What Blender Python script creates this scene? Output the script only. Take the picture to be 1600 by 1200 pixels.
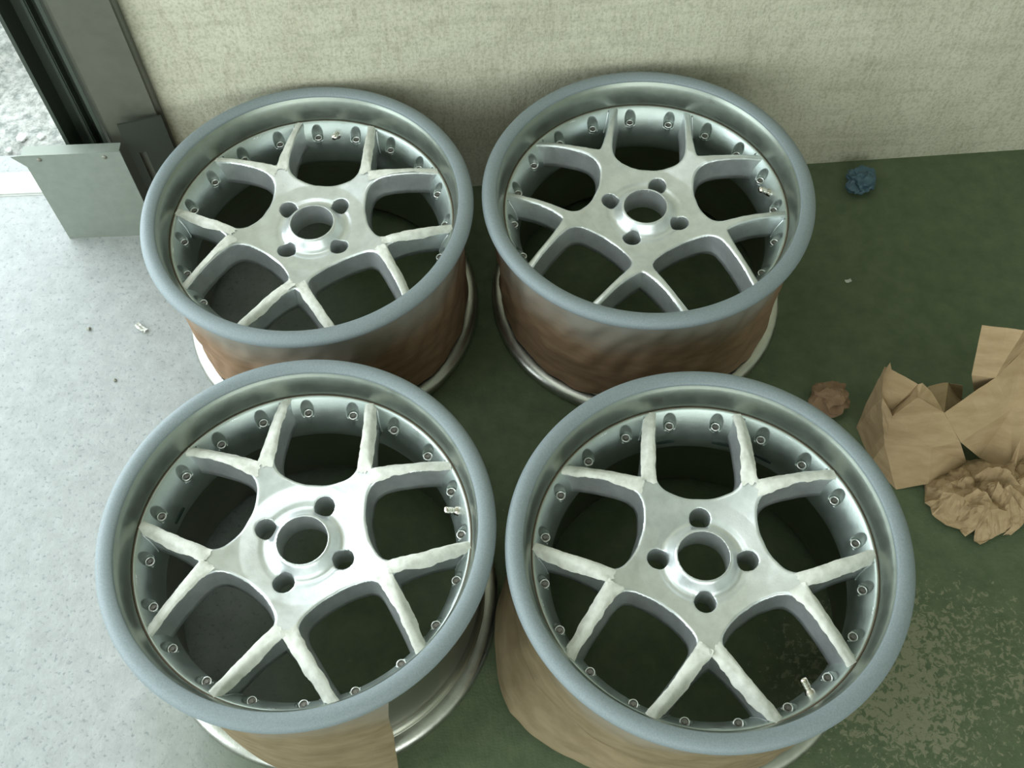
import bpy, bmesh, math, random
import numpy as np
from mathutils import Matrix, Vector, noise
R = math.radians
scene = bpy.context.scene
for o in list(bpy.data.objects): bpy.data.objects.remove(o)

# ------------------------------------------------------------------ camera, sky, light, exposure
cam_data = bpy.data.cameras.new('camera'); cam = bpy.data.objects.new('camera', cam_data)
scene.collection.objects.link(cam); scene.camera = cam
cam_data.sensor_fit = 'HORIZONTAL'; cam_data.sensor_width = 36.0
cam_data.lens = 36.0 * 1672.6 / 1600.0
cam_data.clip_start = 0.02; cam_data.clip_end = 60
ax_r = Vector((0.99917, -0.03494, -0.02098)); ax_u = Vector((0.04076, 0.85663, 0.51432))
ax_r.normalize(); ax_b = ax_r.cross(ax_u).normalized(); ax_u = ax_b.cross(ax_r)
cam.matrix_world = Matrix(((ax_r.x, ax_u.x, ax_b.x, 0.0), (ax_r.y, ax_u.y, ax_b.y, 0.0),
                           (ax_r.z, ax_u.z, ax_b.z, 1.447), (0, 0, 0, 1)))
world = bpy.data.worlds.new('sky'); scene.world = world; world.use_nodes = True
wb = world.node_tree.nodes['Background']
wb.inputs[0].default_value = (0.84, 0.95, 0.96, 1); wb.inputs[1].default_value = 2.6

def area(name, loc, rot, sx, sy, power, col):
    l = bpy.data.lights.new(name, 'AREA'); l.shape = 'RECTANGLE'; l.size = sx; l.size_y = sy
    l.energy = power; l.color = col
    o = bpy.data.objects.new(name, l); scene.collection.objects.link(o)
    o.location = loc; o.rotation_euler = rot
    return o
# daylight through the gate opening (back left) and through the yard opening behind and to the left of the camera
area('gate_daylight', (-1.85, 1.62, 1.05), (R(-90), 0, R(0)), 2.0, 1.9, 54, (0.87, 0.95, 1.0))
area('side_daylight', (-2.55, 0.1, 1.1), (0, R(-90), 0), 1.9, 2.0, 40, (0.87, 0.95, 1.0))
area('front_daylight', (0.3, -2.5, 1.35), (R(90), 0, 0), 3.0, 1.7, 17, (1.0, 0.97, 0.82))
# added fill lamp under the closed ceiling, for sheen on the hubs
area('added_overhead_fill', (-0.55, 0.95, 2.56), (0, 0, 0), 1.2, 0.5, 5.0, (0.92, 0.97, 1.0))
scene.view_settings.view_transform = 'Standard'; scene.view_settings.look = 'None'
scene.view_settings.gamma = 1.0; scene.view_settings.use_curve_mapping = False
scene.view_settings.exposure = 0.0

# ------------------------------------------------------------------ helpers
C = scene.collection
def link(name, me, parent=None, mat=None, loc=None):
    o = bpy.data.objects.new(name, me); C.objects.link(o)
    if parent is not None: o.parent = parent
    if loc is not None: o.location = loc
    if mat is not None and me is not None and not me.materials: me.materials.append(mat)
    return o
def mesh(name, verts, faces, smooth=True):
    me = bpy.data.meshes.new(name); me.from_pydata([tuple(map(float, v)) for v in verts], [], [tuple(map(int, f)) for f in faces])
    if smooth: me.polygons.foreach_set('use_smooth', [True] * len(me.polygons))
    me.update(); return me
def bm_mesh(name, bm, smooth=False):
    me = bpy.data.meshes.new(name); bm.to_mesh(me); bm.free()
    if smooth: me.polygons.foreach_set('use_smooth', [True] * len(me.polygons))
    me.update(); return me
def thing(name, label, cat, loc=(0, 0, 0), rotz=0, group=None):
    o = bpy.data.objects.new(name, None); C.objects.link(o); o.location = loc; o.rotation_euler = (0, 0, rotz)
    o.empty_display_size = 0.05
    return tag(o, label, cat, group)
def tag(o, label, cat, group=None):
    o['label'] = label; o['category'] = cat
    if group: o['group'] = group
    return o
def struct(o, label, cat):
    o['kind'] = 'structure'; return tag(o, label, cat)
def box(bm, x0, x1, y0, y1, z0, z1, bevel=0.0):
    g = bmesh.ops.create_cube(bm, size=1.0)
    bmesh.ops.scale(bm, vec=(x1 - x0, y1 - y0, z1 - z0), verts=g['verts'])
    bmesh.ops.translate(bm, vec=((x0 + x1) / 2, (y0 + y1) / 2, (z0 + z1) / 2), verts=g['verts'])
    if bevel:
        es = list({e for v in g['verts'] for e in v.link_edges})
        bmesh.ops.bevel(bm, geom=es, offset=bevel, segments=2, affect='EDGES')
def lathe(name, prof, n=192, a0=0.0, a1=2 * math.pi, closed=False):
    full = abs(a1 - a0 - 2 * math.pi) < 1e-6
    m = n if full else n + 1
    A = a0 + (a1 - a0) * np.arange(m) / n
    V = []; Fc = []
    for a in A:
        c, s = math.cos(a), math.sin(a)
        V += [(r * c, r * s, z) for r, z in prof]
    k = len(prof); kk = k if closed else k - 1
    for i in range(n):
        j = (i + 1) % m
        for q in range(kk):
            q2 = (q + 1) % k
            Fc.append((i * k + q, j * k + q, j * k + q2, i * k + q2))
    return mesh(name, V, Fc)
def fine(prof, step=0.0015):
    P = np.array(prof, float)
    for _ in range(3):                                              # corner cutting
        Q = [P[0]]
        for a, b in zip(P[:-1], P[1:]): Q += [a * .75 + b * .25, a * .25 + b * .75]
        Q.append(P[-1]); P = np.array(Q)
    return [tuple(p) for p in P]

# ------------------------------------------------------------------ materials
def mat(name, col, rough=0.6, metal=0.0, spec=0.5):
    m = bpy.data.materials.new(name); m.use_nodes = True
    b = m.node_tree.nodes['Principled BSDF']
    b.inputs['Base Color'].default_value = (*col, 1); b.inputs['Roughness'].default_value = rough
    b.inputs['Metallic'].default_value = metal; b.inputs['Specular IOR Level'].default_value = spec
    return m
def N(m, t, **kw):
    n = m.node_tree.nodes.new(t)
    for k, v in kw.items():
        if k in n.inputs: n.inputs[k].default_value = v
        else: setattr(n, k, v)
    return n
def L(m, a, b): m.node_tree.links.new(a, b)
def bsdf(m): return m.node_tree.nodes['Principled BSDF']
def coords(m, scale=(1, 1, 1), kind='Object'):
    t = N(m, 'ShaderNodeTexCoord'); mp = N(m, 'ShaderNodeMapping'); mp.inputs['Scale'].default_value = scale
    L(m, t.outputs[kind], mp.inputs[0]); return mp.outputs[0]
def noise_ramp(m, vec, scale, c0, c1, p0=0.35, p1=0.65, detail=6, rough=0.6):
    n = N(m, 'ShaderNodeTexNoise', Scale=scale, Detail=detail, Roughness=rough); L(m, vec, n.inputs['Vector'])
    r = N(m, 'ShaderNodeValToRGB'); e = r.color_ramp.elements
    e[0].position = p0; e[0].color = (*c0, 1); e[1].position = p1; e[1].color = (*c1, 1)
    L(m, n.outputs['Fac'], r.inputs[0]); return r.outputs[0], n.outputs['Fac']
def bump(m, h, strength=0.3, dist=0.002, prev=None):
    b = N(m, 'ShaderNodeBump', Strength=strength, Distance=dist); L(m, h, b.inputs['Height'])
    if prev is not None: L(m, prev, b.inputs['Normal'])
    L(m, b.outputs[0], bsdf(m).inputs['Normal']); return b.outputs[0]
def mix(m, f, a, b, mode='MIX'):
    x = N(m, 'ShaderNodeMix', data_type='RGBA', blend_type=mode)
    if isinstance(f, (int, float)): x.inputs[0].default_value = f
    else: L(m, f, x.inputs[0])
    for i, v in ((6, a), (7, b)):
        if isinstance(v, tuple): x.inputs[i].default_value = (*v, 1)
        else: L(m, v, x.inputs[i])
    return x.outputs[2]
def math_(m, op, a, b=None):
    x = N(m, 'ShaderNodeMath', operation=op)
    for i, v in enumerate((a, b)):
        if v is None: continue
        if isinstance(v, (int, float)): x.inputs[i].default_value = v
        else: L(m, v, x.inputs[i])
    return x.outputs[0]
def maprange(m, v, a, b, c=0.0, d=1.0):
    x = N(m, 'ShaderNodeMapRange'); L(m, v, x.inputs[0])
    for i, q in enumerate((a, b, c, d)): x.inputs[i + 1].default_value = q
    return x.outputs[0]

def make_floor_mat():
    m = mat('floor_concrete', (0.3, 0.3, 0.3), 0.75)
    v = coords(m)
    light, f1 = noise_ramp(m, v, 38, (0.265, 0.28, 0.27), (0.355, 0.37, 0.36), .3, .7, 9, .7)
    sp, f2 = noise_ramp(m, v, 150, (0.66, 0.70, 0.72), (1, 1, 1), .33, .43, 4, .6)
    light = mix(m, 1.0, light, sp, 'MULTIPLY')
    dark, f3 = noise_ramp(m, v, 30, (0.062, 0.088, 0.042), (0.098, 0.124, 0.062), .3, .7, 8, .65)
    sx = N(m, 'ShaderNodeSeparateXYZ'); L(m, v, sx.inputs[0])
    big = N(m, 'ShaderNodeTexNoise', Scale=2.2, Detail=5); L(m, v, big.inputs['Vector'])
    # grime / old green floor paint; left edge also paints shade inside the left wheels
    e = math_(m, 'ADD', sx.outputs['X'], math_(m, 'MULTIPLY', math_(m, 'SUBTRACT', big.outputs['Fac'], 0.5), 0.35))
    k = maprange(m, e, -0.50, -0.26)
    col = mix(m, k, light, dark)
    # worn flaky patch, lower right: paint rubbed away down to the concrete
    worm = N(m, 'ShaderNodeTexNoise', Scale=120, Detail=6, Roughness=.66, Distortion=.8); L(m, v, worm.inputs['Vector'])
    patch = N(m, 'ShaderNodeTexNoise', Scale=4.5, Detail=4, Roughness=.6); L(m, v, patch.inputs['Vector'])
    dx = math_(m, 'DIVIDE', math_(m, 'SUBTRACT', sx.outputs['X'], 0.53), 0.23)
    dy = math_(m, 'DIVIDE', math_(m, 'SUBTRACT', sx.outputs['Y'], 0.39), 0.15)
    d2 = math_(m, 'ADD', math_(m, 'MULTIPLY', dx, dx), math_(m, 'MULTIPLY', dy, dy))
    reg = maprange(m, d2, 1.5, 0.15)
    th = math_(m, 'SUBTRACT', 0.72, math_(m, 'MULTIPLY', reg, math_(m, 'MULTIPLY', patch.outputs['Fac'], 0.47)))
    fl = maprange(m, math_(m, 'SUBTRACT', worm.outputs['Fac'], th), -0.015, 0.03)
    fl = math_(m, 'MULTIPLY', fl, k)
    col = mix(m, math_(m, 'MULTIPLY', fl, .7), col, (0.23, 0.22, 0.14))
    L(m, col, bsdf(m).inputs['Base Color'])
    b1 = bump(m, f1, .35, .004); bump(m, f2, .4, .0015, b1)
    return m
def make_wall_mat():
    m = mat('wall_plaster', (0.5, 0.48, 0.4), 0.85)
    v = coords(m); v2 = coords(m, (1, 1, .18)); v3 = coords(m, (.25, 1, 2.5))
    a, f1 = noise_ramp(m, v, 9, (0.47, 0.455, 0.345), (0.56, 0.545, 0.425), .3, .7, 7, .6)
    b, f2 = noise_ramp(m, v2, 110, (0.84, 0.83, 0.80), (1, 1, 1), .33, .50, 6, .7)
    c, f3 = noise_ramp(m, v3, 22, (0.90, 0.90, 0.89), (1, 1, 1), .36, .5, 5, .6)
    d, f4 = noise_ramp(m, v, 210, (0.78, 0.78, 0.76), (1, 1, 1), .35, .55, 3, .6)
    col = mix(m, 1, mix(m, 1, mix(m, 1, a, b, 'MULTIPLY'), c, 'MULTIPLY'), d, 'MULTIPLY')
    L(m, col, bsdf(m).inputs['Base Color'])
    b1 = bump(m, f2, .45, .003); bump(m, f4, .5, .002, b1)
    return m
def metal_mat(name, col, rough, bs=0.15, aniso_scale=(1, 1, 1), spots=0.0, metallic=1.0):
    m = mat(name, col, rough, metallic)
    v = coords(m, aniso_scale)
    c, f = noise_ramp(m, v, 55, tuple(x * .86 for x in col), col, .3, .62, 7, .65)
    L(m, c, bsdf(m).inputs['Base Color'])
    n2 = N(m, 'ShaderNodeTexNoise', Scale=420, Detail=3); L(m, v, n2.inputs['Vector'])
    rr = maprange(m, f, .3, .7, rough * .85, rough * 1.2); L(m, rr, bsdf(m).inputs['Roughness'])
    bump(m, n2.outputs['Fac'], bs, .0006)
    return m
M_floor = make_floor_mat(); M_wall = make_wall_mat()
M_face = metal_mat('satin_aluminium', (0.79, 0.82, 0.825), 0.33, 0.15, metallic=0.78)
M_ring = metal_mat('cast_aluminium', (0.46, 0.52, 0.49), 0.40, 0.2, metallic=0.88)
M_lip = metal_mat('polished_lip', (0.30, 0.335, 0.29), 0.36, 0.1, metallic=.88)
M_barrel = metal_mat('dull_barrel_metal', (0.34, 0.34, 0.28), 0.34, 0.3, (.3, .3, 3))
M_edge = metal_mat('barrel_rim_metal', (0.55, 0.55, 0.50), 0.32, 0.3)
M_steelbolt = mat('bolt_steel', (0.78, 0.78, 0.76), 0.28, 1.0)
M_socket = mat('bolt_socket', (0.20, 0.19, 0.17), 0.5, 0.8)
M_chrome = mat('valve_nickel', (0.85, 0.76, 0.68), 0.12, 1.0)
M_dark = mat('slot_mark_dark', (0.015, 0.03, 0.022), 0.8)  # near-black tone of the slot marks on the ring
def make_primer():
    m = mat('sanded_primer', (0.34, 0.385, 0.41), 0.6, 0.1)
    v = coords(m); c, f = noise_ramp(m, v, 600, (0.178, 0.213, 0.222), (0.222, 0.260, 0.272), .35, .65, 3, .6)
    L(m, c, bsdf(m).inputs['Base Color']); bump(m, f, .2, .0006); return m
M_primer = make_primer()
def make_paper(name, c0, c1, overspray=False):
    m = mat(name, c0, 0.8, 0, .25); v = coords(m); v2 = coords(m, (1, 1, 4))
    c, f = noise_ramp(m, v2, 18, c0, c1, .35, .65, 6, .6)
    if overspray:   # grey primer dust that settled on the top of the masking paper
        sx = N(m, 'ShaderNodeSeparateXYZ'); L(m, v, sx.inputs[0])
        nn = N(m, 'ShaderNodeTexNoise', Scale=9, Detail=4); L(m, v, nn.inputs['Vector'])
        h = math_(m, 'ADD', sx.outputs['Z'], math_(m, 'MULTIPLY', math_(m, 'SUBTRACT', nn.outputs['Fac'], .5), .09))
        c = mix(m, maprange(m, h, .15, .225), c, (0.235, 0.225, 0.19))
    L(m, c, bsdf(m).inputs['Base Color'])
    n2 = N(m, 'ShaderNodeTexNoise', Scale=160, Detail=4); L(m, v, n2.inputs['Vector'])
    bump(m, n2.outputs['Fac'], .25, .001); return m
M_mask = make_paper('masking_paper', (0.185, 0.115, 0.065), (0.25, 0.16, 0.095), True)
M_kraft = make_paper('kraft_paper', (0.31, 0.215, 0.115), (0.40, 0.285, 0.165))
M_mask_tan = make_paper('tan_masking_paper', (0.165, 0.125, 0.068), (0.225, 0.175, 0.102), True)
M_bracket = mat('dark_bracket_steel', (0.028, 0.036, 0.024), 0.6, 0.2)  # one even dark green-grey over the whole bracket
def make_tape():
    m = mat('masking_tape', (0.68, 0.68, 0.61), 0.7, 0, .3); v = coords(m)
    c, f = noise_ramp(m, v, 75, (0.55, 0.55, 0.49), (0.74, 0.74, 0.68), .3, .6, 6, .6)
    L(m, c, bsdf(m).inputs['Base Color']); bump(m, f, .5, .0015); return m
M_tape = make_tape()
M_post = metal_mat('painted_steel_post', (0.105, 0.108, 0.080), 0.5, .1, metallic=0.3)
M_rail = metal_mat('dark_gate_rail', (0.045, 0.058, 0.042), 0.5, .1, (1, 1, .1), metallic=0.3)
M_plate = metal_mat('grey_kick_plate', (0.235, 0.265, 0.225), 0.5, .15, metallic=0.2)
M_screw = mat('screw_head', (0.22, 0.22, 0.18), .5, .6)
def make_asphalt():
    m = mat('yard_gravel', (0.4, 0.4, 0.38), 0.9); v = coords(m)
    c, f = noise_ramp(m, v, 60, (0.20, 0.22, 0.20), (0.50, 0.50, 0.47), .38, .6, 8, .7)
    L(m, c, bsdf(m).inputs['Base Color']); bump(m, f, .9, .01); return m
M_asph = make_asphalt()
M_sill = metal_mat('concrete_sill', (0.52, 0.53, 0.50), .8, .3, metallic=0)
M_blue = mat('blue_film', (0.05, 0.10, 0.13), .5)
M_chip = mat('pale_scrap', (0.55, 0.55, 0.50), .7)
M_room = mat('room_paint', (0.42, 0.44, 0.37), .9)

# ------------------------------------------------------------------ setting
WY = lambda x: 1.283 + 0.034 * x                                     # the back wall's plane
# floor
bm = bmesh.new(); box(bm, -2.6, 2.4, -2.4, 1.40, -0.10, 0.0)
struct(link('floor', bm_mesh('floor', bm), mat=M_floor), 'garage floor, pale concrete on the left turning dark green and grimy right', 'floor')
# back wall: thick plaster with a chipped left edge
rng = random.Random(4)
zs = np.linspace(0, 2.6, 131); V = []; Fc = []
for z in zs:
    edge = -0.556 + 0.010 * noise.noise(Vector((z * 9, 3.1, 0))) + 0.005 * noise.noise(Vector((z * 45, 1.1, 0)))
    if z < .16: edge += 0.012 * (z - .16) / .16 * -1 * -1
    xs = [edge + 0.012 * noise.noise(Vector((z * 14, 7, 0))), edge + .004, edge + 0.016] + list(np.linspace(-0.4, 2.4, 24))
    ys = [WY(xs[0]) + 0.10, WY(xs[1]) + .012] + [WY(x) for x in xs[2:]]
    xs[0] += .01
    V += [(x, y, z) for x, y in zip(xs, ys)]
k = len(zs); w = 27
for i in range(len(zs) - 1):
    for j in range(w - 1):
        a = i * w + j; Fc.append((a, a + 1, a + w + 1, a + w))
nb = len(V); V += [(-0.54, 1.42, 0), (2.4, 1.50, 0), (2.4, 1.50, 2.6), (-0.54, 1.42, 2.6)]
Fc.append((nb + 1, nb, nb + 3, nb + 2))
struct(link('wall_back', mesh('wall_back', V, Fc, False), mat=M_wall), 'rough cream plaster wall with chipped left edge behind the wheels', 'wall')
def slab(name, x0, x1, y0, y1, z0, z1, label, cat, m=M_room):
    bm = bmesh.new(); box(bm, x0, x1, y0, y1, z0, z1)
    return struct(link(name, bm_mesh(name, bm), mat=m), label, cat)
slab('wall_right', 2.4, 2.5, -2.4, 1.50, 0, 2.6, 'plain garage side wall on the right', 'wall')
slab('ceiling', -2.6, 2.5, -2.4, 1.50, 2.6, 2.7, 'garage ceiling above the wheels', 'ceiling')
slab('trim_1', -2.6, -0.54, 1.30, 1.42, 2.15, 2.6, 'lintel over the open gate', 'trim')
# wall pieces around the side and rear openings
slab('wall_left', -2.72, -2.6, -2.4, -1.2, 0, 2.6, 'garage side wall left of the yard opening', 'wall')
slab('wall_front', 1.9, 2.4, -2.52, -2.4, 0, 2.6, 'short garage wall behind the camera', 'wall')
# threshold and yard outside
bm = bmesh.new(); box(bm, -2.6, -0.76, 1.302, 1.358, -0.05, 0.004, .003)
struct(link('trim_2', bm_mesh('trim_2', bm), mat=M_sill), 'pale concrete threshold strip across the gate opening', 'threshold')
n = 90; V = []; Fc = []
for i in range(n + 1):
    for j in range(n + 1):
        x = -2.8 + 2.7 * i / n; y = 1.36 + 2.2 * j / n
        z = -0.03 + 0.014 * noise.fractal(Vector((x * 9, y * 9, 0)), .8, 2.2, 6)
        V.append((x, y, z))
for i in range(n):
    for j in range(n):
        a = i * (n + 1) + j; Fc.append((a, a + n + 1, a + n + 2, a + 1))
struct(link('ground', mesh('ground', V, Fc), mat=M_asph), 'rough grey gravelly yard ground outside the gate', 'ground')
rs = random.Random(9)
def rock(name, x, y, s, m, label=None, cat=None, group=None, z0=0.0, flat=.6):
    bm = bmesh.new(); bmesh.ops.create_icosphere(bm, subdivisions=2, radius=s)
    o = Vector((rs.random() * 9, rs.random() * 9, 0))
    for v in bm.verts:
        v.co *= 1 + .45 * noise.noise(v.co * (1.1 / s) + o); v.co.z *= flat
    zm = min(v.co.z for v in bm.verts)
    for v in bm.verts: v.co.z -= zm
    ob = link(name, bm_mesh(name, bm), mat=m, loc=(x, y, z0)); return ob
M_stone = metal_mat('yard_stone', (0.50, 0.51, 0.48), .9, .4, metallic=0)
GRP = 'loose stones along the yard side of the threshold'
stone_spots = [(-.935 + rs.uniform(-.06, .12), 1.375 + rs.random() * .10, rs.uniform(.006, .013)) for _ in range(26)]
for x, y, s in stone_spots:
    tag(rock('stone', x, y, s, M_stone, z0=-.03), 'small grey stone in the gravel beside the concrete threshold', 'stone', GRP)

# gate post, rail, kick plate, bracket
bm = bmesh.new(); box(bm, -0.634, -0.532, 1.247, 1.2605, 0, 2.6, .008)
post = link('gate_post', bm_mesh('gate_post', bm, True), mat=M_post)
for p_ in post.data.polygons: p_.use_smooth = len(p_.vertices) == 4 and p_.area < .05
tag(post, 'square grey-brown steel post at the left end of the cream wall', 'post')
rail = thing('gate_rail', 'dark steel channel rail standing just left of the square post', 'rail', (-0.672, 1.262, 0))
bm = bmesh.new(); box(bm, -.034, .034, .03, .034, 0, 2.6); link('web', bm_mesh('web', bm), rail, M_rail)
for x0, x1 in ((-.034, -.028), (.028, .034)):
    bm = bmesh.new(); box(bm, x0, x1, -.012, .03, 0, 2.6); link('flange', bm_mesh('flange', bm), rail, M_rail)
bm = bmesh.new(); box(bm, -.006, .002, .012, .03, 0, 2.6, .002); link('guide_rib', bm_mesh('guide_rib', bm), rail, M_rail)
plate = thing('kick_plate', 'pale grey sheet metal cover with two screws at foot of posts', 'metal cover', (-0.68, 1.20, 0))
bm = bmesh.new()
box(bm, -.077, .079, 0, .0025, 0, .205); box(bm, -.077, .077, .0025, .020, .2025, .205)
vs = [bm.verts.new(c) for c in ((-.077, 0, .205), (-.077, .0025, .205), (-.094, -.001, .2045), (-.077, 0, .180), (-.077, .0025, .180))]
bm.faces.new((vs[0], vs[2], vs[3])); bm.faces.new((vs[1], vs[4], vs[2])); bm.faces.new((vs[0], vs[1], vs[2])); bm.faces.new((vs[3], vs[2], vs[4]))
link('cover_sheet', bm_mesh('cover_sheet', bm), plate, M_plate)
for x in (-.052, .051):
    bm = bmesh.new(); bmesh.ops.create_uvsphere(bm, u_segments=16, v_segments=8, radius=.0042)
    for v in bm.verts: v.co.z *= .45
    box(bm, -.0034, .0034, -.0005, .0005, .0012, .0022)
    o = link('screw', bm_mesh('screw', bm, True), plate, M_screw, (x, -.0002, .195)); o.rotation_euler = (R(90), 0, 0)
brk = thing('slotted_bracket', 'dark slotted bracket between grey cover and the wall', 'bracket', (-0.597, 1.222, 0))
V = []; Fc = []
def quad_plate(a, b, zt, zb, slot, t=.004):
    """plate along the line a-b with a vertical slot cut out"""
    a = Vector(a); b = Vector(b); d = b - a; nrm = Vector((d.y, -d.x)).normalized() * t
    us = (0, slot[0], slot[1], 1); zz = (zb, slot[2], slot[3], zt); bm = bmesh.new()
    for i in range(3):
        for j in range(3):
            if i == 1 and j == 1: continue
            p0 = a + d * us[i]; p1 = a + d * us[i + 1]
            q = [(p0.x, p0.y, zz[j]), (p1.x, p1.y, zz[j]), (p1.x, p1.y, zz[j + 1]), (p0.x, p0.y, zz[j + 1])]
            f = [bm.verts.new(c) for c in q]; g = [bm.verts.new((c[0] - nrm.x, c[1] - nrm.y, c[2])) for c in q]
            bm.faces.new(f); bm.faces.new(g[::-1])
            for s in range(4): bm.faces.new((f[s], g[s], g[(s + 1) % 4], f[(s + 1) % 4]))
    bmesh.ops.remove_doubles(bm, verts=bm.verts, dist=1e-5); return bm
link('plate', bm_mesh('plate', quad_plate((.0, .0), (.066, .016), .240, 0, (.20, .36, .085, .175))), brk, M_bracket)
bm = bmesh.new(); box(bm, .008, .030, .0125, .0145, .08, .18); link('inner_strip', bm_mesh('inner_strip', bm), brk, M_post)

# ------------------------------------------------------------------ the wheel (local z = 0 on the floor, top of lip at 0.268)
Z0 = 0.268
def smooth_prof(pts, n=400, k=9):
    P = np.array(pts); r = np.linspace(P[0, 0], P[-1, 0], n); z = np.interp(r, P[:, 0], P[:, 1])
    zz = np.pad(z, k, mode='reflect', reflect_type='odd'); ker = np.hanning(2 * k + 1); ker /= ker.sum()
    return r, np.convolve(zz, ker, mode='valid')
ZR, ZZ = smooth_prof([(.0300, -.0435), (.0335, -.0430), (.0355, -.0450), (.0430, -.0555), (.0470, -.0585), (.052, -.0585), (.0570, -.0560),
                      (.065, -.0545), (.08, -.0520), (.10, -.0450), (.125, -.0360), (.14, -.0345), (.16, -.0360), (.18, -.0395), (.208, -.0470)], 900, 9)
ztop = lambda r: np.interp(r, ZR, ZZ) + Z0
def catmull(P, closed=False, n=10):
    P = [np.array(p, float) for p in P]; out = []
    m = len(P)
    for i in range(m if closed else m - 1):
        p0 = P[(i - 1) % m] if closed or i > 0 else P[i]; p1 = P[i]; p2 = P[(i + 1) % m]
        p3 = P[(i + 2) % m] if closed or i + 2 < m else p2
        for t in np.arange(n) / n:
            out.append(.5 * ((2 * p1) + (-p0 + p2) * t + (2 * p0 - 5 * p1 + 4 * p2 - p3) * t ** 2 + (-p0 + 3 * p1 - 3 * p2 + p3) * t ** 3))
    if not closed: out.append(P[-1])
    return np.array(out)
def pol(L_, sgn=1): return [(r * math.cos(R(a * sgn)), r * math.sin(R(a * sgn))) for r, a in L_]
UH = [(.0800, 0), (.0808, 8), (.0845, 15), (.0905, 20.8), (.0985, 25.6), (.108, 27.7), (.118, 27.3), (.13, 25.2), (.15, 21.4), (.175, 17.8), (.195, 15.3), (.215, 13.4)]
VH = [(.1262, 0), (.1275, 1.4), (.136, 5.4), (.15, 9.8), (.163, 12.7), (.18, 15.4), (.196, 17.4), (.215, 19.0)]
def window(H): return catmull(pol(H[::-1], -1)[:-1] + pol(H), False, 8)
U0, V0 = window(UH), window(VH)
c36, s36 = math.cos(R(36)), math.sin(R(36))
U36 = U0 @ np.array([[c36, s36], [-s36, c36]])
def sdf_poly(P, Q):
    """signed distance (positive outside) of points P to closed polygon Q"""
    A = Q; B = np.roll(Q, -1, 0); out = np.empty(len(P))
    for s in range(0, len(P), 20000):
        p = P[s:s + 20000]; e = B - A; w_ = p[:, None, :] - A[None]
        t = np.clip((w_ * e).sum(-1) / (e ** 2).sum(-1), 0, 1)
        d = np.sqrt(((w_ - t[..., None] * e) ** 2).sum(-1)).min(1)
        c = ((A[None, :, 1] > p[:, None, 1]) != (B[None, :, 1] > p[:, None, 1]))
        xi = A[:, 0] + (p[:, None, 1] - A[:, 1]) * e[:, 0] / np.where(abs(e[:, 1]) < 1e-12, 1e-12, e[:, 1])
        ins = ((c & (p[:, None, 0] < xi)).sum(1) % 2) == 1
        out[s:s + 20000] = np.where(ins, -d, d)
    return out
def fold(P):
    r = np.hypot(P[:, 0], P[:, 1]); a = np.degrees(np.arctan2(P[:, 1], P[:, 0])); a = (a + 36) % 72 - 36
    a = np.abs(a); return np.stack([r * np.cos(np.radians(a)), r * np.sin(np.radians(a))], 1)
def dwin(P):
    Q = fold(P); return np.minimum(sdf_poly(Q, U36), sdf_poly(Q, V0))
def dlug(P):
    d = np.full(len(P), 9.)
    for k_ in range(4):
        a = R(90 * k_); d = np.minimum(d, np.hypot(P[:, 0] - .0545 * math.cos(a), P[:, 1] - .0545 * math.sin(a)) - .0132)
    return d
RF = 0.2062; RB = 0.0315
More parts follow.
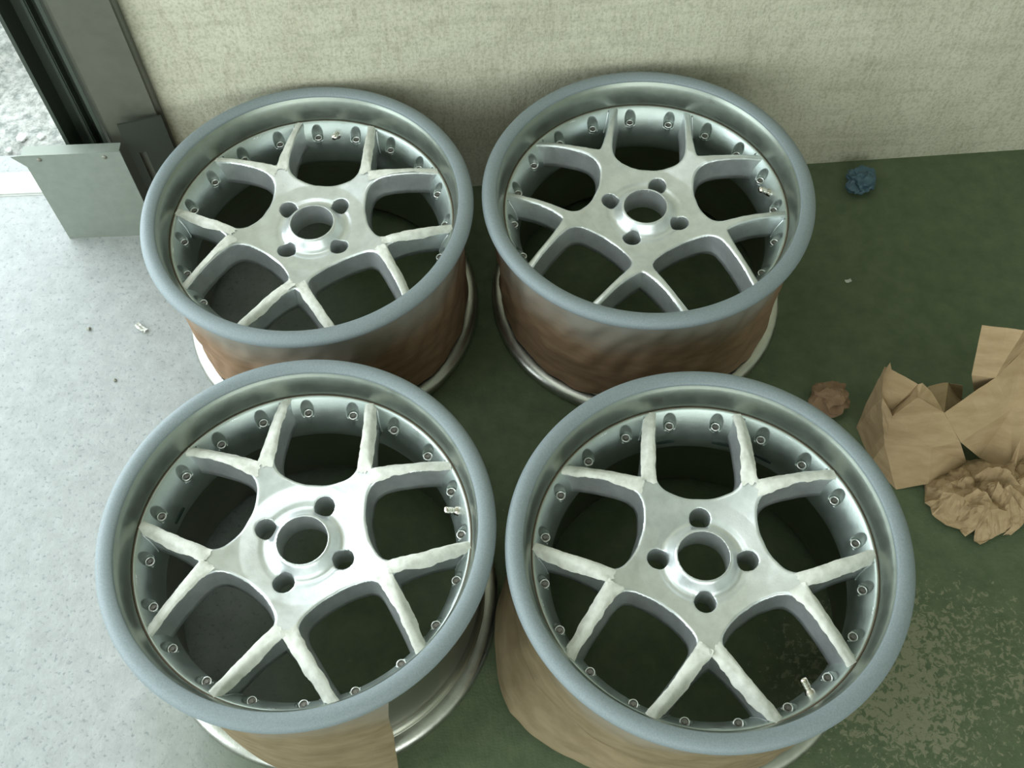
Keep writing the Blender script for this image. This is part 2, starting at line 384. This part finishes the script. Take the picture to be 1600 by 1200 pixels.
def build_face():
    h = 0.00175; n = int(RF * 2 / h) + 3; g = (np.arange(n) - (n - 1) / 2) * h
    X, Y = np.meshgrid(g, g, indexing='ij'); P = np.stack([X.ravel(), Y.ravel()], 1)
    r = np.hypot(*P.T); near = (r < RF + .003) & (r > RB - .003)
    dw = np.full(len(P), -1.); dw[near] = dwin(P[near]); dl = dlug(P)
    D = np.minimum(np.minimum(dw, dl), np.minimum(r - RB, RF - r))
    D[np.abs(D) < 2e-5] = 2e-5
    verts = []; vid = {}; kind = []                                  # kind 0 interior, 1 window edge, 2 lug, 3 bore, 4 outer
    def gv(i):
        if i not in vid: vid[i] = len(verts); verts.append(P[i]); kind.append(0)
        return vid[i]
    cut = {}
    def cv(i, j):
        key = (min(i, j), max(i, j))
        if key not in cut:
            t = D[i] / (D[i] - D[j]); q = P[i] + (P[j] - P[i]) * t
            cut[key] = len(verts); verts.append(q)
            jj = j if D[j] < D[i] else i
            vals = [dw[jj], dl[jj], r[jj] - RB, RF - r[jj]]; kind.append(1 + int(np.argmin(vals)))
        return cut[key]
    tris = []; bedges = []
    pos = D > 0
    for i in range(n - 1):
        for j in range(n - 1):
            a, b, c, d = i * n + j, (i + 1) * n + j, (i + 1) * n + j + 1, i * n + j + 1
            if not (pos[a] or pos[b] or pos[c] or pos[d]): continue
            T = ((a, b, c), (a, c, d)) if (i + j) % 2 else ((a, b, d), (b, c, d))
            for t in T:
                q = [k_ for k_ in t if pos[k_]]
                if len(q) == 3: tris.append(tuple(gv(k_) for k_ in t))
                elif len(q) == 0: continue
                else:
                    out = []
                    for u in range(3):
                        x, y = t[u], t[(u + 1) % 3]
                        if pos[x]: out.append((gv(x), 0))
                        if pos[x] != pos[y]: out.append((cv(x, y), 1))
                    ids = [o[0] for o in out]
                    for s in range(1, len(ids) - 1): tris.append((ids[0], ids[s], ids[s + 1]))
                    for u in range(len(out)):
                        if out[u][1] and out[(u + 1) % len(out)][1]: bedges.append((out[u][0], out[(u + 1) % len(out)][0]))
    V2 = np.array(verts); kd = np.array(kind)
    rr = np.hypot(*V2.T); dwv = dwin(V2); dlv = np.maximum(dlug(V2), 0)
    dwv = np.maximum(dwv, 0); dwv[kd == 1] = 0
    def drop(d, rb): x = np.clip(1 - d / rb, 0, 1); return rb * (1 - np.sqrt(1 - x * x * .96))
    zt = ztop(rr) - drop(dwv, .0034) - drop(dlv, .0009)
    thick = np.where(rr < .07, .040, .036)
    zb = ztop(rr) - thick - .004 * np.clip((rr - .1) / .1, 0, 1)
    nV = len(V2)
    # outward gradient of the window distance for the draft of the walls
    e = 4e-4; gx = (dwin(V2 + [e, 0]) - dwin(V2 - [e, 0])) / (2 * e); gy = (dwin(V2 + [0, e]) - dwin(V2 - [0, e])) / (2 * e)
    G = np.stack([gx, gy], 1); G /= np.maximum(np.linalg.norm(G, axis=1, keepdims=True), 1e-6)
    win = kd == 1
    B2 = V2.copy(); B2[win] -= G[win] * .0055
    top = np.column_stack([V2, zt]); bot = np.column_stack([B2, zb])
    V = [top, bot]; Fc = [t for t in tris]; Fc += [(a + nV, c + nV, b + nV) for a, b, c in tris]
    be = np.unique(np.array(bedges).ravel()); idx = {b: i for i, b in enumerate(be)}; NS = 5; base = 2 * nV; rows = []
    for s in range(1, NS):
        t = s / NS; p = top[be] * (1 - t) + bot[be] * t
        off = .0055 * (t ** 1.6 - t); p[:, :2] -= G[be] * np.where(win[be], off, 0)[:, None]
        V.append(p); rows.append(base + (s - 1) * len(be))
    for a, b in bedges:
        ia, ib = idx[a], idx[b]
        la = [a] + [q + ia for q in rows] + [a + nV]; lb = [b] + [q + ib for q in rows] + [b + nV]
        for s in range(NS): Fc.append((lb[s], la[s], la[s + 1], lb[s + 1]))
    V = np.vstack(V)
    # vertex normals of the whole casting, so that the split parts shade as one surface
    Nn = np.zeros_like(V)
    F3 = np.array([f[:3] for f in Fc]); fn = np.cross(V[F3[:, 1]] - V[F3[:, 0]], V[F3[:, 2]] - V[F3[:, 0]])
    F4 = [f for f in Fc]
    for k_ in range(3): np.add.at(Nn, F3[:, k_], fn)
    q4 = np.array([f[3] for f in Fc if len(f) == 4]); m4 = np.array([len(f) == 4 for f in Fc]); np.add.at(Nn, q4, fn[m4])
    Nn /= np.maximum(np.linalg.norm(Nn, axis=1, keepdims=True), 1e-9)
    # split: hub inside r = .098, five y-shaped spokes outside
    cen = np.array([V[list(f)].mean(0) for f in Fc]); cr = np.hypot(cen[:, 0], cen[:, 1]); ca = np.degrees(np.arctan2(cen[:, 1], cen[:, 0]))
    sec = np.round(ca / 72).astype(int) % 5; lab = np.where(cr < .098, -1, sec)
    out = []
    for l in range(-1, 5):
        fs = [Fc[i] for i in np.nonzero(lab == l)[0]]; used = sorted({v for f in fs for v in f}); mp = {v: i for i, v in enumerate(used)}
        me = mesh('hub' if l < 0 else 'y_spoke', V[used], [[mp[v] for v in f] for f in fs])
        me.normals_split_custom_set_from_vertices([tuple(map(float, Nn[v])) for v in used]); out.append(me)
    return out
face_meshes = build_face()

# mounting ring with 20 counterbored pockets
BOLT_R = .1945; SEAT = Z0 - .0720; bolt_ang = [9 + 18 * k_ for k_ in range(20)]
def build_ring():
    pr = np.array(fine([(.2088, -.0478), (.2072, -.0452), (.2050, -.0462), (.2020, -.0500), (.198, -.0560), (.194, -.0635), (.1905, -.0725), (.188, -.0820), (.1868, -.0920), (.1862, -.104)]))
    rs_ = np.concatenate([np.linspace(.2088, .2035, 12)[:-1], np.linspace(.2035, .1862, 38)])
    o = np.argsort(pr[:, 0]); zs_ = np.interp(rs_, pr[o, 0], pr[o, 1])
    NA = 1440; A = np.radians(np.arange(NA) * 360 / NA); rr, aa = np.meshgrid(rs_, A); zz = np.tile(zs_, (NA, 1)) + Z0
    X, Y = rr * np.cos(aa), rr * np.sin(aa)
    for b in bolt_ang:
        d = np.hypot(X - BOLT_R * math.cos(R(b)), Y - BOLT_R * math.sin(R(b)))
        rad = np.where(zz > SEAT, .0084, .0068); t = np.clip((rad - d) / .0009, 0, 1); zz = zz * (1 - t) + SEAT * t
    # wall returns down behind the face
    extra = [(.1865, -.112), (.190, -.120), (.1945, -.122)]
    k_ = len(rs_) + len(extra)
    V = np.zeros((NA, k_, 3)); V[:, :len(rs_), 0] = X; V[:, :len(rs_), 1] = Y; V[:, :len(rs_), 2] = zz
    for q, (r_, z_) in enumerate(extra):
        V[:, len(rs_) + q] = np.stack([r_ * np.cos(A), r_ * np.sin(A), np.full(NA, z_ + Z0)], 1)
    i = np.arange(NA)[:, None]; j = np.arange(k_ - 1)[None]; i2 = (i + 1) % NA
    Fc = np.stack([i * k_ + j, i * k_ + j + 1, i2 * k_ + j + 1, i2 * k_ + j], -1).reshape(-1, 4)
    return mesh('mounting_ring', V.reshape(-1, 3), Fc)
ring_mesh = build_ring()
zrel = lambda P: [(r, z + Z0) for r, z in P]
lip_mesh = lathe('lip_wall', zrel(fine([(.2086, -.0495), (.2095, -.0475), (.2092, -.044), (.2098, -.036), (.2115, -.024), (.2145, -.013), (.2175, -.0080), (.2185, -.0060)])), 256)
flange_mesh = lathe('rim_flange', zrel(fine([(.2180, -.0075), (.2182, -.0040), (.2205, -.0020), (.2255, -.0002), (.2315, -.0002), (.2370, -.0028), (.2400, -.0078), (.2402, -.0130), (.2375, -.0170), (.2300, -.0200), (.2235, -.0245), (.2215, -.032)])), 256)
seal_mesh = lathe('sealant_bead', zrel(fine([(.2098, -.0480), (.2090, -.0462), (.2078, -.0455), (.2070, -.0458)])), 192)
M_seal = mat('old_sealant', (0.17, 0.125, 0.085), .7)
seal_mesh.materials.append(M_seal)
barrel_mesh = lathe('barrel', zrel(fine([(.2225, -.028), (.2160, -.040), (.2130, -.07), (.2120, -.13), (.2130, -.20), (.2090, -.222), (.2070, -.234), (.2120, -.242), (.2180, -.2445), (.2120, -.250), (.200, -.245), (.1960, -.22), (.1950, -.17), (.1950, -.122), (.196, -.116)])), 192)
base_mesh = lathe('inner_flange', zrel(fine([(.2120, -.2440), (.2220, -.2440), (.2300, -.2465), (.2345, -.2520), (.2350, -.2600), (.2320, -.2672), (.2270, -.2680), (.2240, -.2620), (.2120, -.2530), (.205, -.250)])), 192)
bolt_mesh = lathe('rim_bolt', [(.0042, .0004), (.0044, .0020), (.0049, .0030), (.0056, .0032), (.0062, .0024), (.0064, .0010), (.0064, 0)], 28)
def socket_mesh():
    bm = bmesh.new(); g = bmesh.ops.create_cone(bm, cap_ends=True, segments=6, radius1=.0028, radius2=.0024, depth=.0022)
    bmesh.ops.translate(bm, vec=(0, 0, .0014), verts=g['verts'])
    g = bmesh.ops.create_circle(bm, cap_ends=True, segments=24, radius=.0043); bmesh.ops.translate(bm, vec=(0, 0, .0006), verts=g['verts'])
    return bm_mesh('bolt_core', bm)
core_mesh = socket_mesh()
valve_mesh = lathe('valve_stem', [(0, 0), (.0068, 0), (.0072, .001), (.0070, .0045), (.0058, .006), (.0056, .0085), (.0042, .010), (.0036, .0115), (.0036, .014)], 24)
cap_mesh = lathe('valve_cap', [(.0037, .0125), (.0046, .0130), (.0046, .0160), (.0042, .0166), (.0046, .0172), (.0045, .0235), (.0036, .0250), (0, .0254)], 20)
for me, m in [(x, M_face) for x in face_meshes] + [(ring_mesh, M_ring), (lip_mesh, M_lip), (flange_mesh, M_primer), (barrel_mesh, M_barrel), (base_mesh, M_edge),
              (bolt_mesh, M_steelbolt), (core_mesh, M_socket), (valve_mesh, M_chrome), (cap_mesh, M_chrome)]: me.materials.append(m)

def slot_make():
    V = []; n_ = 14
    for i in range(n_ + 1):
        a = R((i / n_ - .5) * 7.4); w_ = .0026 * math.sin(math.pi * (i + .6) / (n_ + 1.2)) ** .5
        for r_, z_ in ((.1872, w_), (.1852, w_), (.1845, -w_), (.1868, -w_)):
            V.append((r_ * math.cos(a), r_ * math.sin(a), Z0 - .0965 + z_))
    Fc = [(i * 4 + j, i * 4 + (j + 1) % 4, i * 4 + 4 + (j + 1) % 4, i * 4 + 4 + j) for i in range(n_) for j in range(4)]
    Fc += [(0, 3, 2, 1), tuple(4 * n_ + k_ for k_ in (0, 1, 2, 3))]
    return mesh('dark_slot', V, Fc, False)
slot_mesh = slot_make(); slot_mesh.materials.append(M_dark)
def rib_mesh():
    """short fillet rib running from a spoke tip down the mounting ring"""
    V = []; Fc = []; n_ = 10
    for i in range(n_):
        t = i / (n_ - 1); z_ = Z0 - .0470 - .030 * t; r_ = float(np.interp(z_ - Z0, [-.082, -.0725, -.0635, -.056, -.050, -.0465], [.188, .1905, .194, .198, .202, .2045])) - .0014; a = R(17.2 - 3.2 * t)
        w_ = .0016 * (1 - .6 * t)
        for s, dz in ((-1, -.002), (0, .0012), (1, -.002)):
            rr_ = r_ + .0005; V.append((rr_ * math.cos(a + s * w_ / r_), rr_ * math.sin(a + s * w_ / r_), z_ + dz))
        V.append(((r_ + .006) * math.cos(a), (r_ + .006) * math.sin(a), z_ - .002))
    for i in range(n_ - 1):
        for j in range(4): Fc.append((i * 4 + j, i * 4 + (j + 1) % 4, i * 4 + 4 + (j + 1) % 4, i * 4 + 4 + j))
    Fc += [(0, 1, 2, 3), tuple(4 * (n_ - 1) + k_ for k_ in (3, 2, 1, 0))]
    return mesh('fillet_rib', V, Fc)
ribm = rib_mesh(); ribm.materials.append(M_face)
ribm2 = ribm.copy()
co = np.empty(len(ribm2.vertices) * 3); ribm2.vertices.foreach_get('co', co); co = co.reshape(-1, 3); co[:, 1] *= -1
ribm2.vertices.foreach_set('co', co.ravel()); ribm2.flip_normals()

def tape_mesh(k_, side, seed, wid=.0088, start=.0, end=.0):
    """strip of masking tape pressed over one arm of spoke k_"""
    rg = random.Random(seed); a0 = np.array([.1135 + start, .0045]); a1 = np.array([.1945 + end, .0710]); n_ = 34; m_ = 9
    d = (a1 - a0) / np.linalg.norm(a1 - a0); nr = np.array([-d[1], d[0]]); V = []
    ph = rg.random() * 50
    for i in range(n_):
        t = i / (n_ - 1); c = a0 + (a1 - a0) * t + nr * (.0024 * math.sin(math.pi * t) * -1)
        c = c + nr * .0016 * noise.noise(Vector((t * 3, ph, 0)))
        for j in range(m_):
            s = j / (m_ - 1) * 2 - 1
            w_ = wid * (1 + .16 * noise.noise(Vector((t * 7, ph + 3 + (s > 0), 0))) + .10 * noise.noise(Vector((t * 22, ph + 9 + (s > 0), 0)))) * (1.1 - .25 * t)
            p = c + nr * s * w_
            if i == 0: p = p - d * .004 * noise.noise(Vector((s * 3, ph, 2)))
            V.append((p[0], p[1], s))
    P = np.array([v[:2] for v in V]); S = np.array([v[2] for v in V]); rr = np.hypot(*P.T); dd = dwin(P)
    z = ztop(rr) + .0009
    over = np.clip(-dd, 0, .02); z -= np.clip((.0030 - dd) / .0030, 0, 1) ** 2 * .0016 + over * 1.15
    z += np.array([.0009 * noise.noise(Vector((p[0] * 260, p[1] * 260, ph))) + .0007 * noise.noise(Vector((p[0] * 90, p[1] * 90, ph))) for p in P]) + .0003
    if rg.random() < .5: z[:m_] += .0028 * np.abs(S[:m_]) ; z[m_:2 * m_] += .001
    if side < 0: P = P * [1, -1]
    a = R(72 * k_); X = P[:, 0] * math.cos(a) - P[:, 1] * math.sin(a); Y = P[:, 0] * math.sin(a) + P[:, 1] * math.cos(a)
    if side < 0: z = z + .0004
    Fc = []
    for i in range(n_ - 1):
        for j in range(m_ - 1):
            q = i * m_ + j; f = (q, q + m_, q + m_ + 1, q + 1); Fc.append(f if side > 0 else f[::-1])
    me = mesh('masking_tape', np.column_stack([X, Y, z]), Fc); me.materials.append(M_tape); return me

def paper_mesh(a0, a1, seed, flare=None, zlo=.030, wr=1.0, slant=0.0):
    """masking paper around the barrel between world angles a0 and a1 (degrees); flare(angle) -> extra radius at its foot"""
    na = max(60, int((a1 - a0) * 1.3)); nz = 34; V = []
    for i in range(na + 1):
        t = i / na; a = a0 + (a1 - a0) * t
        skew = .010 * noise.noise(Vector((a * .03, seed, 0)))
        for j in range(nz + 1):
            s = j / nz; z = .236 - s * (.236 - zlo - skew * s)
            r_ = .2205 - .0040 * s + .0012
            q = Vector((a * .045, s * 2.2 + a * .02, seed))
            r_ += wr * (.0042 * abs(noise.noise(q)) + .0026 * noise.noise(q * 2.7)) * min(1, s * 5 + .15)
            if flare: r_ += flare(a, s)
            e = 0
            if i == 0 or i == na: e = .6 * noise.noise(Vector((s * 4, seed, 5)))
            e += slant * s * max(0, t - .6) / .4
            V.append((r_ * math.cos(R(a + e)), r_ * math.sin(R(a + e)), z))
    Fc = []
    for i in range(na):
        for j in range(nz):
            q = i * (nz + 1) + j; Fc.append((q, q + 1, q + nz + 2, q + nz + 1))
    me = mesh('masking_paper', V, Fc); me.materials.append(M_mask if seed > 9 else M_mask_tan); return me

GROUP = 'alloy wheels lying face up on the floor'
def make_wheel(label, x, y, rot, taped, paper, seed, tw=.0088, marks=()):
    t = thing('alloy_wheel', label, 'car wheel', (x, y, 0), R(rot), GROUP)
    link('rim_flange', flange_mesh, t)['label'] = 'matte blue-grey sanded outer flange'
    link('lip_wall', lip_mesh, t)['label'] = 'dull polished inner wall of the lip'
    link('mounting_ring', ring_mesh, t)
    link('sealant_bead', seal_mesh, t)['label'] = 'thin tan-brown line of old sealant'
    for b in marks:
        ms = link('dark_slot', slot_mesh, t); ms.rotation_euler = (0, 0, R(b)); ms['label'] = 'dark elongated mark low on the ring'
    link('barrel', barrel_mesh, t); link('inner_flange', base_mesh, t)
    link('hub', face_meshes[0], t)
    for k_ in range(5):
        sp = link('y_spoke', face_meshes[k_ + 1], t)
        for rm in (ribm, ribm2):
            rb = link('fillet_rib', rm, sp); rb.rotation_euler = (0, 0, R(72 * k_))
    for b in bolt_ang:
        bo = link('rim_bolt', bolt_mesh, t, loc=(BOLT_R * math.cos(R(b)), BOLT_R * math.sin(R(b)), SEAT + .0003))
        link('bolt_core', core_mesh, bo)
    va = R(36); vs = link('valve_stem', valve_mesh, t, loc=(.1985 * math.cos(va), .1985 * math.sin(va), Z0 - .0665))
    dirv = Vector((-math.cos(va) * .82, -math.sin(va) * .82, .57)); vs.rotation_euler = dirv.to_track_quat('Z', 'Y').to_euler()
    vs['label'] = 'shiny nickel valve stem'; link('valve_cap', cap_mesh, vs)
    q = 0
    for k_ in range(5):
        for side in (1, -1):
            if (k_, side) in taped:
                o = link('masking_tape', tape_mesh(k_, side, seed * 31 + q, tw), t)
                if q == 0: o['label'] = 'off-white crinkled masking tape strip'
                else: o['label'] = 'off-white crinkled masking tape strip'
            q += 1
    for a0, a1, fl, wr, zl, sl in paper:
        o = link('masking_paper', paper_mesh(a0 - rot, a1 - rot, seed * 3.7, (lambda a, s, fl=fl: fl(a + rot, s)) if fl else None, wr=wr, zlo=zl, slant=sl), t)
        o['label'] = 'brown masking paper with grey overspray, wrapped round the barrel'
    return t
ALL = [(k_, s) for k_ in range(5) for s in (1, -1)]
def overhang(a, s):
    a = (a + 360) % 360
    return .040 * max(0, (a - 235) / 65) * s ** 1.5
def skirt(a, s):
    a = (a + 360) % 360
    k_ = max(0, 1 - (208 - a) / 100) ** 1.1 if a < 208 else max(0, 1 - (a - 208) / 75) ** 1.8
    return -.020 * min(1, k_ * 1.3) * math.exp(-((s - .74) / .08) ** 2) + .057 * k_ * max(0, s - .25) ** 1.5 * 1.5 + .004 * max(0, 1 - abs((a - 235) / 80)) * s
make_wheel('front left wheel, taped spokes, straight cut paper edge at its lower right', -.2656, .5225, -24.2, ALL, [(35, 299.5, overhang, .5, .018, -6.5)], 1, marks=(184,))
make_wheel('front right wheel, taped spokes, masking paper flaring out at its lower left', .2236, .4808, -93.7, ALL, [(90, 302, skirt, 1.0, .030, 0)], 2, .0092, marks=(190.3, 167.4, 149.5))
make_wheel('back left wheel beside the grey cover and post, taped spokes', -.2846, 1.0253, 46.9, ALL, [(20, 372, None, 1.3, .030, 0)], 3, .0070)
make_wheel('back right wheel with bare untaped spokes, close to the cream wall', .2072, 1.0302, -26.0, [], [(10, 368, None, 1.6, .030, 0)], 4)

# ------------------------------------------------------------------ loose paper and litter
def crumple(me_name, pts, tris, sub=3, amp=.004, freq=28, seed=0, thick=.0006):
    V = [Vector(p) for p in pts]; bm = bmesh.new(); bv = [bm.verts.new(v) for v in V]
    for t in tris:
        try: bm.faces.new([bv[i] for i in t])
        except ValueError: pass
    bmesh.ops.triangulate(bm, faces=bm.faces[:])
    bmesh.ops.subdivide_edges(bm, edges=bm.edges[:], cuts=sub, use_grid_fill=True)
    bm.normal_update()
    nn = {v: v.normal.copy() for v in bm.verts}
    for v in bm.verts:
        c = v.co; q = c * freq + Vector((seed, 0, 0))
        d = abs(noise.noise(q)) * 2 - .5 + .5 * noise.noise(q * 2.3)
        v.co = c + nn[v] * amp * d
        if v.co.z < .0012: v.co.z = .0012
    bmesh.ops.triangulate(bm, faces=bm.faces[:])
    g = bmesh.ops.solidify(bm, geom=bm.faces[:], thickness=-thick)
    return bm_mesh(me_name, bm)
D = {'P0': (0.523, 0.766, 0.0), 'P1': (0.528, 0.783, 0.15), 'P2': (0.525, 0.75, 0.12), 'P3': (0.541, 0.729, 0.1), 'P4': (0.572, 0.742, 0.13), 'P5': (0.572, 0.757, 0.14), 'P6': (0.54, 0.71, 0.05), 'P8': (0.616, 0.732, 0.1), 'P10': (0.605, 0.663, 0.01), 'P11': (0.665, 0.691, 0.02), 'P12': (0.56, 0.66, 0.0), 'P13': (0.531, 0.704, 0.0), 'P14': (0.604, 0.699, 0.055), 'Q1': (0.688, 0.769, 0.13), 'Q2': (0.731, 0.802, 0.15), 'Q2b': (0.793, 0.827, 0.15), 'Q3': (0.712, 0.732, 0.1), 'Q4': (0.784, 0.729, 0.1), 'Q5': (0.721, 0.667, 0.03), 'Q6': (0.681, 0.692, 0.03), 'Q7': (0.641, 0.699, 0.07), 'T1': (0.656, 0.813, 0.2), 'T2': (0.711, 0.802, 0.2), 'T3': (0.755, 0.786, 0.19), 'T4': (0.656, 0.775, 0.13), 'T5': (0.677, 0.774, 0.08), 'B1': (0.623, 0.798, 0.06), 'B2': (0.649, 0.801, 0.065), 'B3': (0.673, 0.798, 0.06), 'B4': (0.684, 0.793, 0.02), 'C1': (0.577, 0.756, 0.145), 'C2': (0.597, 0.756, 0.12), 'C3': (0.61, 0.742, 0.105)}
D['K2'] = (.530, .760, .112); D['K3'] = (.545, .743, .088); D['K4'] = (.566, .752, .116)
D['PB'] = (.575, .80, .0); D['QB'] = (.70, .80, .0); D['BB'] = (.64, .775, .03); D['T6'] = (.80, .79, .08); D['T7'] = (.79, .80, .17)
names = list(D); ix = {n_: i for i, n_ in enumerate(names)}; pts = [D[n_] for n_ in names]
pile = thing('crumpled_paper_pile', 'large heap of crumpled tan kraft paper right of the front right wheel', 'paper', (.66, .70, 0))
def piece(name, tl, **kw):
    tr = [[ix[q] for q in t.split()] for t in tl]; used = sorted({i for t in tr for i in t}); mp = {v: i for i, v in enumerate(used)}
    me = crumple(name, [Vector(pts[i]) - Vector((.66, .70, 0)) for i in used], [[mp[i] for i in t] for t in tr], **kw)
    return link(name, me, pile, M_kraft)
piece('folded_sheet', ['P0 P6 P2', 'P0 P2 P1', 'P0 P13 P6', 'P13 P12 P6', 'K2 K3 P5', 'K2 P5 P1', 'K3 K4 P5', 'K4 P4 P5', 'P3 P4 K4', 'P3 K4 K3', 'P2 P3 K3', 'P2 K3 K2', 'P1 P2 K2', 'P2 P6 P3', 'P6 P14 P3', 'P3 P14 P8 P4', 'P6 P12 P10', 'P6 P10 P14',
                       'P14 P10 P11', 'P14 P11 P7x'.replace('P7x', 'Q7'), 'P14 Q7 P8', 'P1 P5 PB', 'P0 P1 PB'], sub=4, amp=.0022, freq=24)
piece('curled_edge', ['P5 C1 P4', 'C1 C2 P4', 'C2 C3 P4', 'C3 P8 P4'], sub=4, amp=.001, freq=30)
piece('draped_sheet', ['P8 Q7 Q3', 'P8 Q3 Q1', 'Q1 Q3 Q2', 'Q2 Q3 Q4', 'Q2 Q4 Q2b', 'Q7 Q6 Q3', 'Q6 Q5 Q3', 'Q3 Q5 Q4'], sub=5, amp=.0026, freq=20, seed=3)
piece('standing_flap', ['T1 T4 T2', 'T4 T5 Q1', 'T4 Q1 T2', 'Q1 Q2 T2', 'T2 Q2 T3', 'Q2 Q2b T3', 'T5 QB Q1'], sub=4, amp=.0015, freq=18, seed=5)
piece('rear_flap', ['B1 P8 B2', 'B2 P8 B4', 'B2 B4 B3', 'B1 PB P8'], sub=4, amp=.0015, freq=20, seed=6)
# low crumpled mass in front
from mathutils.geometry import delaunay_2d_cdt
poly = [(0.603, 0.668), (0.596, 0.633), (0.606, 0.607), (0.632, 0.589), (0.659, 0.568), (0.69, 0.58), (0.732, 0.598), (0.81, 0.613), (0.86, .66), (0.858, 0.76), (0.79, 0.80), (0.735, 0.775), (0.716, 0.70), (0.66, 0.70)]
def inside(p):
    c = False; m_ = len(poly)
    for i in range(m_):
        a, b = poly[i], poly[(i + 1) % m_]
        if (a[1] > p[1]) != (b[1] > p[1]) and p[0] < a[0] + (p[1] - a[1]) * (b[0] - a[0]) / (b[1] - a[1]): c = not c
    return c
def edge_d(p):
    best = 9
    for i in range(len(poly)):
        a = Vector(poly[i]); b = Vector(poly[(i + 1) % len(poly)]); e = b - a; t = max(0, min(1, (Vector(p) - a).dot(e) / e.dot(e)))
        best = min(best, (Vector(p) - a - e * t).length)
    return best
rg = random.Random(11); P2 = []
for i in range(len(poly)):
    a, b = poly[i], poly[(i + 1) % len(poly)]
    for t in (0, .33, .66): P2.append((a[0] + (b[0] - a[0]) * t + rg.uniform(-.004, .004), a[1] + (b[1] - a[1]) * t + rg.uniform(-.004, .004)))
nb_ = len(P2)
while len(P2) < nb_ + 200:
    p = (rg.uniform(.59, .86), rg.uniform(.56, .80))
    if inside(p) and edge_d(p) > .006 and all((p[0] - q[0]) ** 2 + (p[1] - q[1]) ** 2 >.0075 ** 2 for q in P2): P2.append(p)
vv, ee, ff, *_ = delaunay_2d_cdt([Vector(p) for p in P2], [], [], 0, 1e-6)
V = []
for v in vv:
    e_ = edge_d(v); h_ = min(1, e_ / .035) ** .6 * (.036 + .022 * min(1, max(0, (v.x - .64) / .08)))
    V.append(Vector((v.x, v.y, .002 + h_ * (1 + rg.uniform(-.42, .30)))))
tr = [f for f in ff if inside(tuple(sum((vv[i] for i in f), Vector((0, 0))) / 3))]
me = crumple('crumpled_mass', [v - Vector((.66, .70, 0)) for v in V], tr, sub=3, amp=.0032, freq=75, seed=8)
link('crumpled_mass', me, pile, M_kraft)
# small brown wad behind the front right wheel
bm = bmesh.new(); bmesh.ops.create_icosphere(bm, subdivisions=4, radius=.034)
for v in bm.verts:
    q = v.co * 42; v.co *= 1 - .55 * abs(noise.noise(q)) + .25 * noise.noise(q * .5 + Vector((4, 0, 0))) - .2 * abs(noise.noise(q * 2.4))
    v.co.z *= .55; v.co.x *= 1.05
zm = min(v.co.z for v in bm.verts)
for v in bm.verts: v.co.z -= zm
wad = link('paper_wad', bm_mesh('paper_wad', bm), mat=M_mask, loc=(.490, .813, 0)); tag(wad, 'small crumpled brown paper wad on the floor behind the front right wheel', 'paper')
# blue film wad by the wall
bm = bmesh.new(); bmesh.ops.create_icosphere(bm, subdivisions=4, radius=.03)
for v in bm.verts:
    q = v.co * 50; v.co *= 1 - .5 * abs(noise.noise(q)) + .35 * noise.noise(q * .45 + Vector((1, 2, 0))) - .2 * abs(noise.noise(q * 2.1))
    v.co.z *= .7
zm = min(v.co.z for v in bm.verts)
for v in bm.verts: v.co.z -= zm
tag(link('plastic_wad', bm_mesh('plastic_wad', bm), mat=M_blue, loc=(.622, 1.240, 0)), 'small crumpled blue plastic wad on the dark floor beside the wall', 'litter')
def scrap(name, x, y, sx, sy, rz, m, label, h_=.004):
    V = []; n_ = 7
    for i in range(n_):
        for j in range(4):
            u = i / (n_ - 1) - .5; w_ = j / 3 - .5
            V.append((sx * u + .15 * sy * noise.noise(Vector((i, j, x * 30))), sy * (w_ + .6 * u * u), .001 + h_ * abs(noise.noise(Vector((i * .9, j * .7, x * 50))))))
    Fc = [(i * 4 + j, i * 4 + 4 + j, i * 4 + 5 + j, i * 4 + 1 + j) for i in range(n_ - 1) for j in range(3)]
    bm = bmesh.new(); me = mesh(name, V, Fc, False); bm.from_mesh(me); bmesh.ops.solidify(bm, geom=bm.faces[:], thickness=-.0005)
    o = link(name, bm_mesh(name, bm), mat=m, loc=(x, y, 0)); o.rotation_euler = (0, 0, rz); tag(o, label, 'litter'); return o
scrap('tape_scrap', -.604, 1.003, .024, .009, R(-40), M_chip, 'curled pale tape scrap on the bright floor left of the wheels', .009)
scrap('paper_chip', .564, 1.04, .010, .006, R(10), M_chip, 'tiny pale chip on the dark floor right of the back wheels', .003)
tag(rock('pebble', -.69, 1.006, .0035, M_screw), 'tiny dark pebble on bright floor, nearest to the grey metal cover', 'pebble')
tag(rock('pebble', -.632, .905, .0030, M_screw), 'tiny dark pebble on bright floor, below the curled tape scrap', 'pebble')
